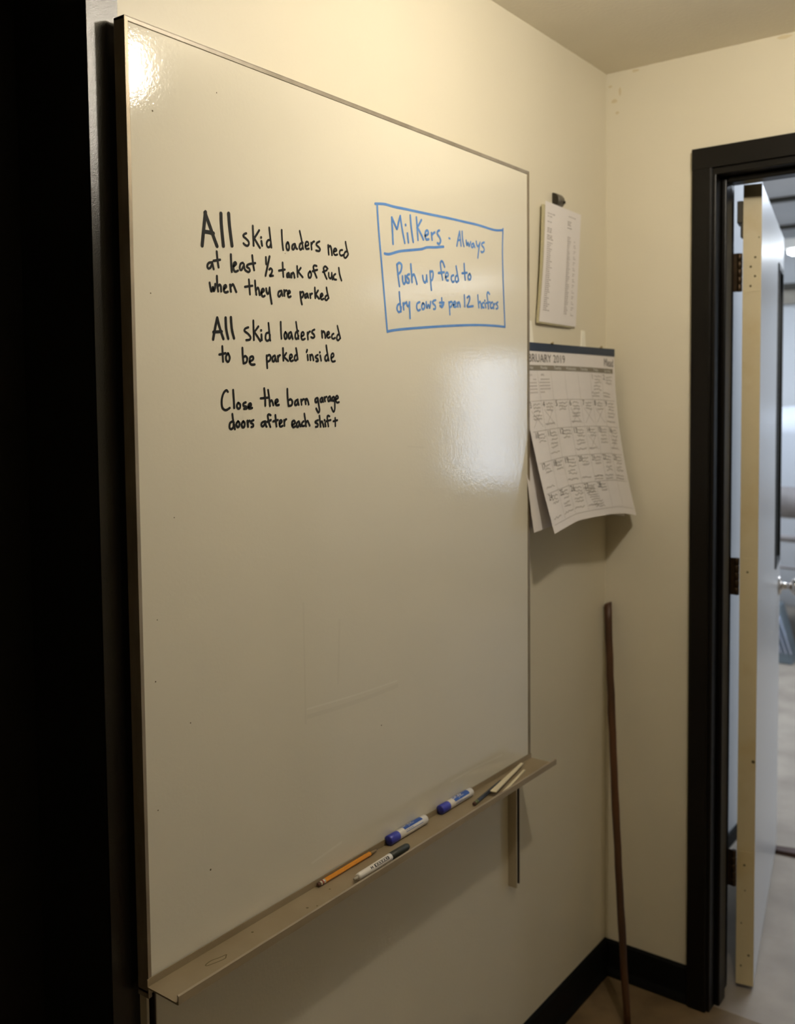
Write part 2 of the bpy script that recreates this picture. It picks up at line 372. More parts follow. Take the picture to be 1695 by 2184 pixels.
# ribbed shiny container on the floor
rb = thing('metal_crate', 'shiny blue-grey ribbed metal crate tilted just past the door edge', 'crate', (-.48, 3.38, 0))
MB().hexa([(-.60, 3.30, 0), (-.372, 3.30, 0), (-.372, 3.46, 0), (-.60, 3.46, 0), (-.60, 3.33, .33), (-.452, 3.33, .33), (-.452, 3.43, .33), (-.60, 3.43, .33)]).build('crate_body', M['blue_metal'], rb, .008)
for k in range(5):
    a = Vector((-.462-.026*k, 3.322, .29)); b = Vector((-.378-.026*k, 3.296, .06))
    MB().lathe(a, b-a, [(0, .003), (.004, .006), ((b-a).length-.004, .006), ((b-a).length, .003)], 10).build('rib', M['blue_metal_bright'], rb)
# dark timber on the floor behind the door's free corner
bo = MB().hexa([(.165, .93, 0), (.80, 1.00, 0), (.80, 1.10, 0), (.165, .965, 0), (.165, .93, .012), (.80, 1.00, .03), (.80, 1.10, .03), (.165, .965, .012)]).build('floor_board', M['board_brown'])
tag(bo, 'dark brown timber strip lying on grey floor beyond the door', 'board')

# ------------------------------------------------------------------ ceiling lamp (above the frame)
lp = thing('ceiling_lamp', 'bare warm bulb in a white porcelain holder on the ceiling', 'lamp', (.735, -.936, H))
MB().lathe((.735, -.936, H), (0, 0, -1), [(0, .058), (.012, .058), (.03, .04), (.045, .030), (.055, .028)], 28).build('lampholder', M['porcelain'], lp)
MB().lathe((.735, -.936, H-.052), (0, 0, -1), [(0, .013), (.020, .013), (.038, .022), (.055, .027), (.072, .024), (.085, .014), (.090, .004)], 20).build('bulb', M['bulb'], lp)

# ------------------------------------------------------------------ whiteboard
BX = .035
YL, YR, ZB, ZT = -1.482, -.460, .714, 1.9565
wb = thing('whiteboard', 'large framed whiteboard with black and blue handwriting on the cream wall', 'whiteboard', (0, -.97, .7))
MB().box((.020, YL+.004, ZB+.002), (BX-.0012, YR-.004, ZT-.004)).build('writing_panel', M['board'], wb)
def rail(name, A, B, ax, m):   # rounded front bead, ax points to the board's inside
    pr = [(0, 0), (.0015, -.0006), (.0065, -.0012), (.0065, -.004), (.0045, -.004), (.0045, -.0215), (0, -.0215)]
    pr = [(a, b+.0012) for a, b in pr]
    return MB().extrude(pr, A, B, ax, (1, 0, 0)).build(name, m, wb, .0008)
rail('frame_rail', (BX, YL, .708), (BX, YL, ZT), (0, 1, 0), M['alu'])
rail('frame_rail', (BX, YR, ZB), (BX, YR, ZT), (0, -1, 0), M['alu'])
rail('frame_rail', (BX, YL, ZT), (BX, YR, ZT), (0, 0, -1), M['alu_top'])
rail('frame_rail', (BX, YL, ZB), (BX, YR, ZB), (0, 0, 1), M['alu'])
# tray: rises 1 cm at the near end, rolled front lip, rear flange
def tz(y): return .725-.0107*(y+1.482)
def tray_pt(y, x, z): return Vector((x, y, tz(y)+z))
tp = [(BX+.0005, .0105), (BX+.0017, .0105), (BX+.0020, .0008), (.0920, .0008), (.0945, .003), (.0950, .0085), (.0940, .0105), (.0950, .0118), (.0968, .0100), (.0968, -.001), (.0945, -.0018), (BX+.0005, -.0012)]
tm = MB(); ys = [YL-.002, -1.2, -.9, -.7, YR+.002]; nP = len(tp)
vs = [tray_pt(y, a, b) for y in ys for a, b in tp]
fs = [(i*nP+k, i*nP+(k+1) % nP, (i+1)*nP+(k+1) % nP, (i+1)*nP+k) for i in range(len(ys)-1) for k in range(nP)]
fs += [tuple(range(nP))[::-1], tuple((len(ys)-1)*nP+k for k in range(nP))]
tray = tm.add(vs, fs).build('pen_tray', M['tray'], wb)
# mounting channels below (open towards the room, dark inside)
def channel(y0):
    m = MB()
    m.box((0, y0, .436), (.0205, y0+.0040, .722)).box((.0, y0+.0145, .440), (.0185, y0+.0165, .722), 1).box((.0, y0+.0165, .440), (.0188, y0+.0180, .722)).box((0, y0+.0040, .438), (.0015, y0+.0145, .722), 1)
    return m.build('mounting_channel', [M['channel'], M['channel_in']], wb)
channel(-1.4735); channel(-.4950)
# stub behind the board that holds it off the wall
for yy in (-1.40, -.60): MB().box((0, yy, ZB+.02), (.020, yy+.02, ZT-.02)).build('standoff', M['channel'], wb)

# ---- handwriting: strokes as points on the board plane (traced in a flat frame, mapped on to the board)
def board_from(u, v):      # sheet the strokes were traced on -> board (y, z); a fixed map, independent of the camera
    w = -0.0004175034735*u+-1.318155943e-05*v+1
    return (0.001245040655*u+3.827243753e-06*v+-1.646574676)/w, (-0.0006208183715*u+-0.0005297068826*v+1.919887762)/w
def note(name, strokes, ox, oy, k, w, ink, label):
    mb = MB(); n = 0
    for s in strokes:
        pts = []
        for p in smooth_line(s): pts.append(board_from(ox+p[0]/k, oy+p[1]/k))
        n += 1
        ribbon(mb, pts, w*1.34, lambda a, b, l: (BX-.0011+l, a, b), .00004*(n % 7)+.0002)
    return mb.build(name, ink, wb, label=label)
def P(s):
    out = []
    for st in s.split(';'):
        v = [float(t) for t in st.replace(',', ' ').split()]
        if v: out.append(list(zip(v[::2], v[1::2])))
    return out
BL = [
 ('large black word All', .0041, "165 135 150 280 135 435;160 140 200 250 235 350 268 440;155 310 190 315 235 325;303 148 307 250 325 438;372 148 380 260 402 436"),
 ('black words skid loaders need', .0026, "530 325 510 335 503 352 525 370 548 395 553 420 540 437 520 430 505 415;588 258 592 350 596 436;645 298 620 340 600 370;600 368 625 410 652 455;662 362;665 395 672 436;745 385 722 390 712 420 722 448 740 445 750 415;735 275 742 340 755 452;847 296 850 380 860 474;900 405 888 430 892 465 908 475 914 445 905 408;965 420 945 430 940 460 952 470 965 445 968 425;968 425 975 455 985 465;1035 410 1012 420 1005 455 1018 470 1035 450;1008 305 1022 370 1040 465;1060 440 1085 430 1082 405 1065 405 1058 440 1068 465 1090 462;1110 410 1115 470;1112 430 1125 405 1138 398;1185 398 1162 412 1158 430 1180 450 1190 470 1180 485 1155 478;1262 430 1268 515;1266 450 1280 438 1290 460 1297 520;1312 490 1338 480 1330 462 1315 470 1312 500 1325 520 1345 515;1390 475 1370 480 1365 505 1378 525 1400 518;1430 485 1410 500 1405 535 1420 545 1440 520;1418 402 1428 460 1442 510"),
 ('black line at least 1/2 tank of fuel', .0026, "225 585 195 590 182 615 190 640 210 630 225 595;225 590 232 620 238 645;265 488 272 560 282 630;235 572 295 562;392 515 395 600 400 670;418 620 438 600 432 585 418 595 415 640 430 668 455 660;500 590 478 600 472 640 485 655 505 620;508 600 515 640 525 660;560 600 540 610 535 625 555 640 562 660 548 672 530 662;583 523 590 590 600 655;562 600 610 592;705 540 708 600;738 532 720 620 702 705;735 650 748 640 762 655 755 685 740 708 770 705;855 588 858 650 862 715;822 660 875 650;910 680 895 690 895 715 905 715 912 690;912 685 920 718;932 685 935 720;935 695 948 678 958 695 962 722;985 620 990 715;1018 635 1000 660 992 672;995 668 1015 695 1035 718;1100 665 1085 690 1090 720 1105 720 1112 690 1100 665;1160 618 1140 613 1130 628 1140 670 1160 722;1122 665 1165 652;1258 642 1238 622 1222 638 1232 690 1250 732;1215 672 1250 656;1268 680 1270 715 1282 730 1292 715 1295 680;1295 690 1302 738;1328 690 1312 705 1315 735 1335 740;1358 635 1365 690 1382 748"),
 ('black line when they are parked', .0026, "202 768 210 815 218 848 232 805 238 845 250 815 252 780;267 708 270 780 278 845;276 800 290 785 302 800 305 845;330 825 350 805 345 790 332 800 330 840 345 855 365 848;385 785 392 848;392 800 408 782 420 800 440 850;553 740 558 800 563 872;518 805 585 795;608 750 612 810 620 875;618 835 632 812 642 830 650 878;665 860 688 840 680 822 668 835 668 875 680 892 695 885;708 820 712 850 722 868 735 845 738 812;738 815 745 880 757 955;845 840 820 850 815 880 825 893 842 870 848 845;846 845 855 885;868 835 872 885;870 860 880 840 892 838;900 868 922 855 915 840 903 850 903 885 912 898 928 890;1012 850 1018 910 1028 962;1012 860 1035 850 1042 870 1030 898 1018 900;1075 865 1058 875 1055 900 1065 902 1078 880;1078 868 1085 902;1100 868 1105 905;1102 885 1112 868 1120 866;1143 812 1148 905;1172 838 1155 865 1148 872;1150 870 1165 890 1182 912;1198 895 1215 880 1208 865 1196 875 1195 900 1205 918 1222 912;1258 880 1240 890 1236 915 1248 925 1265 905;1248 812 1256 860 1268 905"),
 ('second black word All', .0032, "270 1082 250 1180 233 1275;270 1082 295 1180 325 1270;235 1210 310 1205;345 1082 350 1180 368 1268;392 1078 400 1180 420 1265"),
 ('second black skid loaders need', .0026, "548 1168 520 1180 515 1200 545 1225 568 1255 560 1278 530 1282;593 1108 598 1280;638 1160 612 1195 598 1210;600 1208 630 1250 655 1290;662 1195;665 1232 668 1282;730 1215 708 1225 702 1265 715 1288 738 1275 742 1235;728 1130 735 1200 742 1270 745 1285;838 1120 840 1200 845 1268;880 1210 870 1235 875 1268 890 1265 892 1230 880 1210;928 1210 910 1225 910 1262 922 1265 935 1230;932 1215 945 1270;995 1200 972 1215 968 1255 982 1272 998 1245;975 1120 985 1190 998 1270;1022 1250 1045 1235 1040 1212 1025 1220 1022 1260 1035 1278 1055 1270;1078 1215 1082 1275;1080 1235 1090 1212 1100 1205;1140 1188 1120 1200 1118 1215 1135 1232 1140 1252 1125 1262 1110 1255;1205 1200 1210 1260;1208 1218 1220 1203 1232 1220 1238 1262;1252 1240 1272 1225 1268 1208 1255 1215 1252 1245 1262 1262 1280 1255;1312 1225 1298 1235 1296 1262 1310 1270 1325 1262;1362 1228 1345 1240 1340 1270 1352 1285 1370 1265;1345 1155 1358 1210 1372 1265"),
 ('black line to be parked inside', .0026, "315 1338 318 1400 322 1475;288 1412 345 1400;365 1400 348 1430 352 1465 370 1475 382 1440 370 1405;495 1352 498 1420 505 1490;502 1440 520 1425 538 1445 530 1480 508 1490;558 1475 590 1455 588 1430 565 1435 560 1475 575 1500 605 1500;712 1420 715 1480 718 1532;715 1425 738 1415 748 1435 740 1465 718 1475;785 1420 765 1435 765 1468 778 1472 790 1440;788 1425 798 1472;812 1425 815 1472;814 1440 825 1420 832 1418;858 1355 862 1465;888 1398 870 1425 862 1432;864 1430 885 1450 905 1470;920 1450 940 1432 935 1412 920 1420 920 1455 932 1470 948 1465;985 1410 965 1425 962 1455 975 1465 990 1445;975 1355 983 1400 990 1455;1075 1370 1068 1390;1078 1415 1082 1460;1100 1415 1105 1462;1102 1430 1115 1412 1125 1425 1132 1462;1170 1415 1152 1425 1150 1438 1170 1452 1172 1470 1155 1472;1188 1392;1192 1420 1200 1465;1258 1410 1238 1425 1235 1455 1248 1468 1262 1445;1245 1330 1255 1400 1268 1465;1290 1445 1312 1425 1308 1402 1292 1412 1290 1450 1302 1475 1325 1470"),
 ('black line Close the barn garage', .0027, "365 1745 350 1732 325 1760 310 1820 315 1885 345 1910 382 1890;412 1730 418 1810 422 1890;455 1845 445 1870 455 1895 472 1890 475 1860 460 1845;525 1840 505 1850 505 1870 530 1880 532 1895 510 1898;548 1885 572 1868 568 1850 552 1858 550 1885 562 1895 582 1890;690 1715 698 1800 700 1870;658 1805 722 1798;725 1730 735 1800 742 1872;740 1840 755 1822 765 1840 772 1865;790 1848 812 1832 808 1815 792 1822 790 1850 802 1865 822 1862;897 1720 900 1800 908 1872;905 1825 925 1812 942 1832 935 1865 910 1872;990 1815 968 1830 965 1860 980 1862 992 1835;990 1820 1000 1862;1020 1815 1025 1860;1022 1835 1035 1815 1045 1812;1058 1812 1062 1855;1060 1830 1070 1808 1082 1830 1088 1858;1165 1800 1148 1810 1148 1835 1160 1838 1170 1815;1170 1805 1178 1860 1185 1910 1175 1930 1155 1895;1205 1798 1192 1815 1195 1835 1205 1835 1212 1810;1212 1800 1218 1835;1228 1795 1235 1830;1230 1812 1238 1795 1248 1790;1278 1785 1262 1800 1262 1825 1272 1828 1282 1805;1280 1790 1288 1825;1312 1790 1298 1800 1300 1822 1310 1825 1320 1800;1318 1795 1322 1850 1322 1900 1310 1925 1292 1885;1330 1815 1352 1800 1345 1782 1332 1790 1332 1825 1342 1842 1360 1838"),
 ('black line doors after each shift', .0027, "410 2010 385 2025 380 2065 395 2080 415 2060 418 2020;405 1945 412 2000 428 2080;455 2010 440 2035 450 2060 465 2055 468 2025 455 2010;502 2010 488 2035 495 2062 512 2058 515 2025 502 2010;540 2005 545 2058;542 2025 552 2008 560 2005;595 2000 575 2010 572 2025 590 2035 592 2055 575 2062;700 2010 672 2020 665 2045 680 2055 700 2025;698 2015 705 2045 712 2058;748 1955 732 1948 722 1960 730 2010 745 2060;715 2015 750 1998;790 1955 795 2010 800 2055;770 2010 812 1998;828 2035 848 2015 842 2000 828 2010 828 2045 838 2058 855 2050;868 2000 872 2050;870 2020 878 1998 888 1992;940 2045 965 2025 960 2005 942 2012 940 2045 950 2062 968 2055;1000 2010 982 2025 982 2055 995 2058 1005 2030;1003 2015 1015 2055;1042 2010 1028 2025 1030 2050 1048 2050;1050 1942 1058 2000 1065 2055;1064 2025 1078 2005 1088 2025 1098 2048;1172 2000 1150 2010 1150 2022 1170 2035 1168 2055 1150 2060;1185 1960 1190 2010 1195 2058;1193 2030 1205 2010 1215 2030 1222 2058;1230 2000;1235 2025 1240 2055;1275 1965 1260 1960 1255 1980 1265 2055;1245 2010 1285 1998;1325 1980 1327 2052;1308 2010 1345 2000"),
]
for lab, wd, st in BL: note('handwriting', P(st), 400, 420, 4.2, wd, M['ink'], lab)
BB = [
 ('blue hand-drawn box', .0033, "98 162 190 165 280 190 400 215 560 250 720 283 850 310 1000 345 1130 375 1290 425 1380 428;118 170 125 300 140 500 170 850 195 1150 220 1448;222 1445 300 1430 450 1415 650 1400 850 1388 1100 1380 1300 1388 1395 1398;1380 415 1375 600 1378 800 1388 1100 1400 1400"),
 ('blue underlined word Milkers', .0034, "265 300 272 430 278 565;268 305 300 380 318 415 335 340 350 285;350 290 370 420 395 555;403 375;422 460 432 550;450 280 460 400 480 545;512 298 520 400 528 525;562 325 535 375 518 405;522 402 550 450 582 522;600 485 630 465 625 432 605 440 600 490 612 520 635 518;662 455 670 525;665 480 680 460 695 450;742 430 725 440 722 465 745 500 755 535 740 565 722 558;192 662 240 668 340 640 450 628 560 618 620 600 700 600 785 593"),
 ('blue word Always', .0030, "838 508 848 512;945 440 930 510 918 585;945 440 952 510 960 585;928 530 955 525;970 440 975 520 988 590;1010 530 1018 580 1030 550 1040 590 1055 545;1085 560 1068 570 1065 595 1078 600 1088 575;1088 565 1098 600;1112 540 1118 575 1130 590 1148 560;1150 550 1138 620 1128 705;1192 550 1170 560 1168 580 1188 605 1190 635 1170 650 1160 640"),
 ('blue line Push up feed to', .0033, "318 770 328 880 342 990;316 775 340 755 365 780 355 840 325 875;372 890 375 940 388 968 402 940 400 885;402 900 410 945;440 870 420 880 420 900 438 925 435 955 418 955;455 770 462 860 468 950;466 900 485 870 500 900 518 968;575 885 582 930 600 955 612 920 615 880;615 885 620 945;648 840 655 940 662 1028;648 850 672 840 680 870 672 920 658 935;795 795 775 745 755 745 755 800 775 925;732 858 790 850;805 900 830 885 825 855 808 862 805 900 815 930 832 932;885 880 865 890 862 920 875 948 890 940;925 880 905 895 905 935 920 948 935 920;910 790 922 860 935 935;990 765 995 850 1002 925;970 860 1020 855;1045 865 1030 890 1035 920 1052 920 1058 890 1045 865"),
 ('blue line dry cows and pen 12 heifers', .0031, "350 1165 325 1180 318 1220 335 1250 355 1235 360 1200;340 1050 348 1150 358 1245;378 1160 385 1225;380 1190 392 1165 402 1160;412 1150 420 1185 432 1190 442 1150;442 1155 445 1240 448 1312;545 1150 520 1165 515 1205 530 1235 550 1225;578 1160 565 1190 572 1220 590 1215 595 1180 578 1160;610 1150 618 1210 632 1175 645 1210 655 1145;705 1130 680 1140 675 1160 700 1185 702 1215 685 1220;765 1110 770 1200;745 1155 788 1155;748 1185 770 1200 785 1170;838 1150 845 1220 848 1275;838 1160 862 1145 872 1165 860 1195 845 1200;885 1180 905 1165 900 1145 886 1155 884 1185 895 1200 912 1195;922 1155 928 1198;926 1170 938 1150 948 1170 952 1198;992 1080 998 1195;1020 1105 1040 1090 1048 1115 1035 1160 1022 1195 1080 1190;1128 1080 1132 1145 1138 1205;1136 1165 1150 1145 1160 1170 1165 1210;1188 1155 1172 1165 1175 1200 1190 1205;1198 1135;1200 1165 1208 1205;1245 1070 1228 1050 1220 1080 1230 1150 1235 1215;1212 1160 1250 1150;1275 1150 1258 1165 1255 1200 1268 1212 1280 1200;1284 1165 1288 1215;1285 1185 1300 1165;1330 1150 1312 1165 1325 1185 1328 1210 1312 1218"),
]
for lab, wd, st in BB: note('handwriting', P(st), 780, 400, 4.708, wd, M['blue_ink'], lab)
# specks and old stain rings
sp = MB()
for y, z, r in ((-1.4, 1.05, .0008), (-.98, .93, .001), (-1.42, 1.33, .0007), (-1.37, .835, .0012), (-1.45, 1.62, .0008), (-1.44, 1.85, .001), (-1.33, 1.90, .0008), (-1.20, 1.70, .0006), (-1.458, .95, .0008), (-1.457, 1.12, .0009), (-1.452, 1.2, .0007)):
    ribbon(sp, [(y, z)], r*2, lambda a, b, l: (BX-.0010, a, b))
sp.build('speck', M['scuff'], wb, kind='stuff')
for nm_, m_, lines in (('smudge', M['smudge'], (([(648, 1285), (650, 1400), (653, 1545)], .004), ([(655, 1530), (760, 1497), (850, 1462)], .007), ([(725, 1320), (722, 1460)], .005), ([(870, 952), (905, 955)], .003))),
                    ('pale_scuff', M['smudge_light'], (([(655, 1513), (760, 1482), (848, 1452)], .0028), ([(962, 1668), (1010, 1640), (1072, 1610)], .004), ([(665, 1842), (730, 1796)], .004)))):
    sm_ = MB()
    for pl, wdt in lines: ribbon(sm_, smooth_line([board_from(*p) for p in pl]), wdt, lambda a, b, l: (BX-.00108+l, a, b), .00003*(len(sm_.f) % 4+(4 if nm_ == 'pale_scuff' else 0)), caps=False)
    sm_.build(nm_, m_, wb, kind='stuff')
st = MB()
ring = [(.0560+.0042*math.cos(a)+.001*math.sin(3*a), -1.389+.017*math.sin(a)+.0016*math.sin(4*a)) for a in [2*math.pi*k/26 for k in range(27)]]
ring = [(x+.0075+(y+1.389)*.12, y) for x, y in ring]
ribbon(st, ring, .0016, lambda a, b, l: (a, b, tz(b)+.0010), caps=False)
for x, y, r in ((.052, -1.31, .0016), (.086, -1.27, .0012), (.070, -1.213, .0018), (.078, -1.20, .0013), (.088, -1.30, .0008), (.06, -1.15, .0014), (.075, -1.09, .001)):
    ribbon(st, [(x, y)], r*2, lambda a, b, l: (a, b, tz(b)+.0011))
st.build('tray_stain', M['stain_dark'], wb, kind='stuff')

# ------------------------------------------------------------------ pens on the tray
def axis_frame(A, B):
    A = Vector(A); B = Vector(B); ax = (B-A).normalized(); up = Vector((0, 0, 1)); side = ax.cross(up).normalized(); up = side.cross(ax)
    return A, B, ax, side, up
def label_patch(mb, A, ax, side, up, d0, d1, a0, a1, r, mi=0, seg=10):
    vs = []
    for i in range(seg+1):
        a = math.radians(a0+(a1-a0)*i/seg); o = up*math.cos(a)+side*math.sin(a)
        vs += [A+ax*d0+o*r, A+ax*d1+o*r]
    mb.add(vs, [(2*i, 2*i+1, 2*i+3, 2*i+2) for i in range(seg)], mi, True)
def wrap_text(mb, s, size, A, ax, side, up, d0, ang0, r, flip=1, mi=0, sx=1, bold=0.0):
    vs, fs = text2d(s, size, 'LEFT', bold)
    out = []
    for x, y in vs:
        a = math.radians(ang0)-y*flip/r
        out.append(A+ax*(d0+x*sx)+(up*math.cos(a)+side*math.sin(a))*r)
    mb.add(out, fs, mi)
def marker(label, A, B, turn):
    t = thing('dry_erase_marker', label, 'marker', A, 'fat blue dry-erase markers on the tray')
    A, B, ax, side, up = axis_frame(A, B); L = (B-A).length; r = .0083
    MB().lathe(A, ax, [(.0, .0070), (.0, r-.0003), (.0008, r+.0004), (.0245, r+.0002), (.0255, r)], 32, 0).build('cap', M['cap_blue'], t)
    MB().lathe(A, ax, [(-.0034, .0012), (-.0030, .0034), (-.0010, .0066), (-.0001, r-.0004), (.0004, r-.0004)], 28).build('cap_end', M['cap_blue_end'], t, label='darker recessed cap end')
    bd = MB().lathe(A, ax, [(.0255, r-.0006), (.026, r-.0002), (L-.004, r-.0002), (L-.001, r-.0022), (L, .004)], 32).build('barrel', M['plastic_white'], t)
    lb = MB(); label_patch(lb, A, ax, side, up, .041, L-.018, -60+turn, 62+turn, r+.00005)
    lbo = lb.build('label', M['label_blue'], t)
    tx = MB(); wrap_text(tx, 'Expo', .0165, A, ax, side, up, .041, 18+turn, r+.00018, 1, 0, .85, .02)
    wrap_text(tx, 'DRY ERASE', .0030, A, ax, side, up, .058, 38+turn, r+.00018, 1)
    tx.build('lettering', M['white_text'], lbo)
    ft = MB(); wrap_text(ft, 'LOW ODOR INK', .0030, A, ax, side, up, .042, 84+turn, r+.00018, 1)
    label_patch(ft, A, ax, side, up, .042, L-.02, 92+turn, 98+turn, r+.00004)
    ft.build('fine_print', M['label_blue'], t)
    return t
marker('fat blue-capped white marker on the tray, nearer the dark pencil', (.0425, -.817, .7269), (.0425, -.708, .7258), 0)
marker('fat blue-capped white marker on the tray, just right of the orange pencil tip', (.0425, -.975, .7285), (.0425, -.862, .7274), -22)

fm = thing('fine_marker', 'slim white marker with long black cap near the tray lip', 'marker', (.083, -1.11, .727))
A, B, ax, side, up = axis_frame((.0800, -1.106, .7290), (.0790, -.968, .7268)); L = (B-A).length
MB().lathe(A, ax, [(-.009, .0016), (-.0085, .0022), (-.003, .0024), (0, .0030)], 16).build('end_plug', M['tanband'], fm, label='small brown end plug')
MB().lathe(A, ax, [(0, .0034), (.001, .0050), (.004, .0057), (.078, .0060), (.080, .0063), (.087, .0063)], 24).build('barrel', M['plastic_white'], fm)
MB().lathe(A, ax, [(.087, .0060), (.0875, .0067), (L-.006, .0063), (L-.001, .0048), (L, .0030)], 24).build('cap', M['cap_black'], fm)
lg = MB()
label_patch(lg, A, ax, side, up, .040, .078, 18, 26, .00625); label_patch(lg, A, ax, side, up, .040, .078, 58, 66, .00625)
label_patch(lg, A, ax, side, up, .040, .0425, 18, 66, .00625); label_patch(lg, A, ax, side, up, .0755, .078, 18, 66, .00625)
for k in range(5): label_patch(lg, A, ax, side, up, .046+.006*k, .0495+.006*k, 32+3*(k % 2), 50, .00625)
label_patch(lg, A, ax, side, up, .030, .0315, 20, 60, .00615); label_patch(lg, A, ax, side, up, .034, .0355, 20, 60, .00615); label_patch(lg, A, ax, side, up, .0315, .034, 36, 44, .00615)
lg.build('logo', M['ink'], fm)

def pencil(name, label, A, B, paint, ferr, hexr=.0037):
    t = thing(name, label, 'pencil', A)
    A, B, ax, side, up = axis_frame(A, B); L = (B-A).length
    MB().lathe(A, ax, [(0, .0022), (.0008, .0031), (.006, .0033)], 16).build('eraser', M['eraser'], t)
    MB().lathe(A, ax, [(.005, .0035), (.008, .0037), (.0085, .0034), (.012, .0034), (.0125, .0037), (.0165, .0036)], 18).build('ferrule', ferr, t)
    if ferr == M['ferrule']: MB().lathe(A, ax, [(.0088, .0038), (.0115, .0038)], 18).build('ferrule_band', M['redline'], [c for c in t.children if c.name.startswith('ferrule')][0])
    m = MB(); m.lathe(A, ax, [(.0165, hexr), (L-.022, hexr)], 6)
    m.smooth = [False]*len(m.f); m.build('shaft', paint, t)
    MB().lathe(A, ax, [(L-.022, hexr*.97), (L-.004, .0011)], 12).build('sharpened_tip', M['woodtip'], t)
    MB().lathe(A, ax, [(L-.004, .0011), (L, .0002)], 8).build('lead', M['graphite'], t)
    return t
pencil('pencil', 'orange pencil with eraser end lying against the board', (.0415, -1.157, .7265), (.0415, -1.003, .7249), M['orange'], M['ferrule'])
pencil('pencil', 'dark navy pencil with greenish ferrule under the cream sticks', (.0735, -.750, .7224), (.0560, -.603, .7209), M['navy_pencil'], M['green_ferrule'])
def flat_stick(label, a, b, wa, wb2, zoff, th=.0022):
    A = Vector(a); B = Vector(b); d = (B-A).normalized(); s = Vector((0, 0, 1)).cross(d).normalized()
    z = Vector((0, 0, th))
    m = MB().hexa([A-s*wa/2, A+s*wa/2, B+s*wb2/2, B-s*wb2/2, A-s*wa/2+z, A+s*wa/2+z, B+s*wb2/2+z, B-s*wb2/2+z])
    o = m.build('flat_stick', M['cream_stick'], None, .0006); return tag(o, label, 'stick', 'cream flat sticks on the tray')
flat_stick('wider cream flat stick lying across the dark pencil', (.0800, -.690, .7266), (.0490, -.520, .7232), .0125, .0062, 0)
flat_stick('thinner cream flat stick beside the tray lip under the wider one', (.0880, -.668, .7176), (.0625, -.535, .7164), .0062, .0050, 0)

# ------------------------------------------------------------------ note sheet with clip
cl = thing('notice_sheet', 'white printed list sheet clipped to the wall right of the whiteboard', 'paper', (.01, -.26, 1.78))
def sheet_pt(u, v, l=0):   # u across, v down
    top = Vector((.012, -.3430, 1.919)).lerp(Vector((.008, -.159, 1.9165)), u)
    bot = Vector((.009, -.3680, 1.6545)).lerp(Vector((.006, -.182, 1.6535)), u)
    p = top.lerp(bot, v); p.x += .003*math.sin(math.pi*v)*(1-u)+l
    return p
def surf(fn, nu, nv, th, name, m, parent, label=None):
    g = MB(); vs = [fn(i/nu, j/nv, 0) for j in range(nv+1) for i in range(nu+1)]; W = nu+1
    n0 = len(vs); vs += [fn(i/nu, j/nv, -th) for j in range(nv+1) for i in range(nu+1)]
    fs = [(j*W+i, j*W+i+1, (j+1)*W+i+1, (j+1)*W+i)[::-1] for j in range(nv) for i in range(nu)]
    fs += [tuple(n0+k for k in f[::-1]) for f in fs]
    rim = [i for i in range(W)]+[j*W+nu for j in range(1, nv+1)]+[nv*W+i for i in range(nu-1, -1, -1)]+[j*W for j in range(nv-1, 0, -1)]
    g.add([tuple(v) for v in vs], fs, 0, True)
    nr = len(rim); g.add([tuple(vs[k]) for k in rim]+[tuple(vs[n0+k]) for k in rim], [(k, (k+1) % nr, nr+(k+1) % nr, nr+k) for k in range(nr)], 0, False)
    return g.build(name, m, parent, label=label)
surf(sheet_pt, 6, 10, .0004, 'sheet', M['paper'], cl)
surf(lambda u, v, l: sheet_pt(u*.9, v)+Vector((l-.0009, -.0085+.004*v, -.0085+.0050*v)), 6, 10, .0045, 'shadow_strip', M['sheet_shadow'], cl, 'tan painted shadow strip showing at the left edge')  # extra sheet whose tan colour stands for the shadow left of the paper
pt = MB()
def words(mb, fn, u0, v, w, h, n):
    u = u0
    for _ in range(n):
        ww = w*random.uniform(.5, 1.2)
        mb.add([fn(u, v, .0006), fn(u+ww, v, .0006), fn(u+ww, v+h, .0006), fn(u, v+h, .0006)], [(3, 2, 1, 0)]); u += ww+w*.25
for i, v in enumerate((.09, .115, .16, .215, .23, .245, .275, .29, .305)): words(pt, sheet_pt, .06, v, .07, .006, 2 if i else 3)
for k in range(34): words(pt, sheet_pt, .07, .335+.017*k, .045, .006, 2 if k % 3 else 3)
words(pt, sheet_pt, .64, .055, .06, .006, 4)
for v in (.10, .115, .13, .155): words(pt, sheet_pt, .62, v, .05, .007, 2)
for k in range(40):
    words(pt, sheet_pt, .63, .235+.0170*k, .04, .006, 2)
    if k % 3 != 1: words(pt, sheet_pt, .82, .26+.0165*k, .035, .006, 1+k % 2)
pt.build('printed_text', M['print'], cl, kind='stuff')
bc = thing('bulldog_clip', 'grey metal bulldog clip on the wall holding the printed sheet', 'clip', (.0, -.27, 1.93))
pf = [(.0, .0), (.010, .0), (.0145, .004), (.0165, .011), (.0145, .019), (.009, .0255), (.003, .028), (0, .028)]
MB().extrude(pf, (.001, -.2895, 1.9185), (.001, -.2600, 1.9185), (1, 0, 0), (0, 0, 1), 0, True).build('clip_body', M['steel'], bc)
MB().extrude([(a*.97, b*.97+.0004) for a, b in pf], (.001, -.2905, 1.9185), (.001, -.2897, 1.9185), (1, 0, 0), (0, 0, 1)).build('clip_side', M['darksteel'], bc)
MB().lathe((.0155, -.2640, 1.927), (1, 0, 0), [(0, .0032), (.004, .0032)], 14).build('rivet', M['darksteel'], bc)

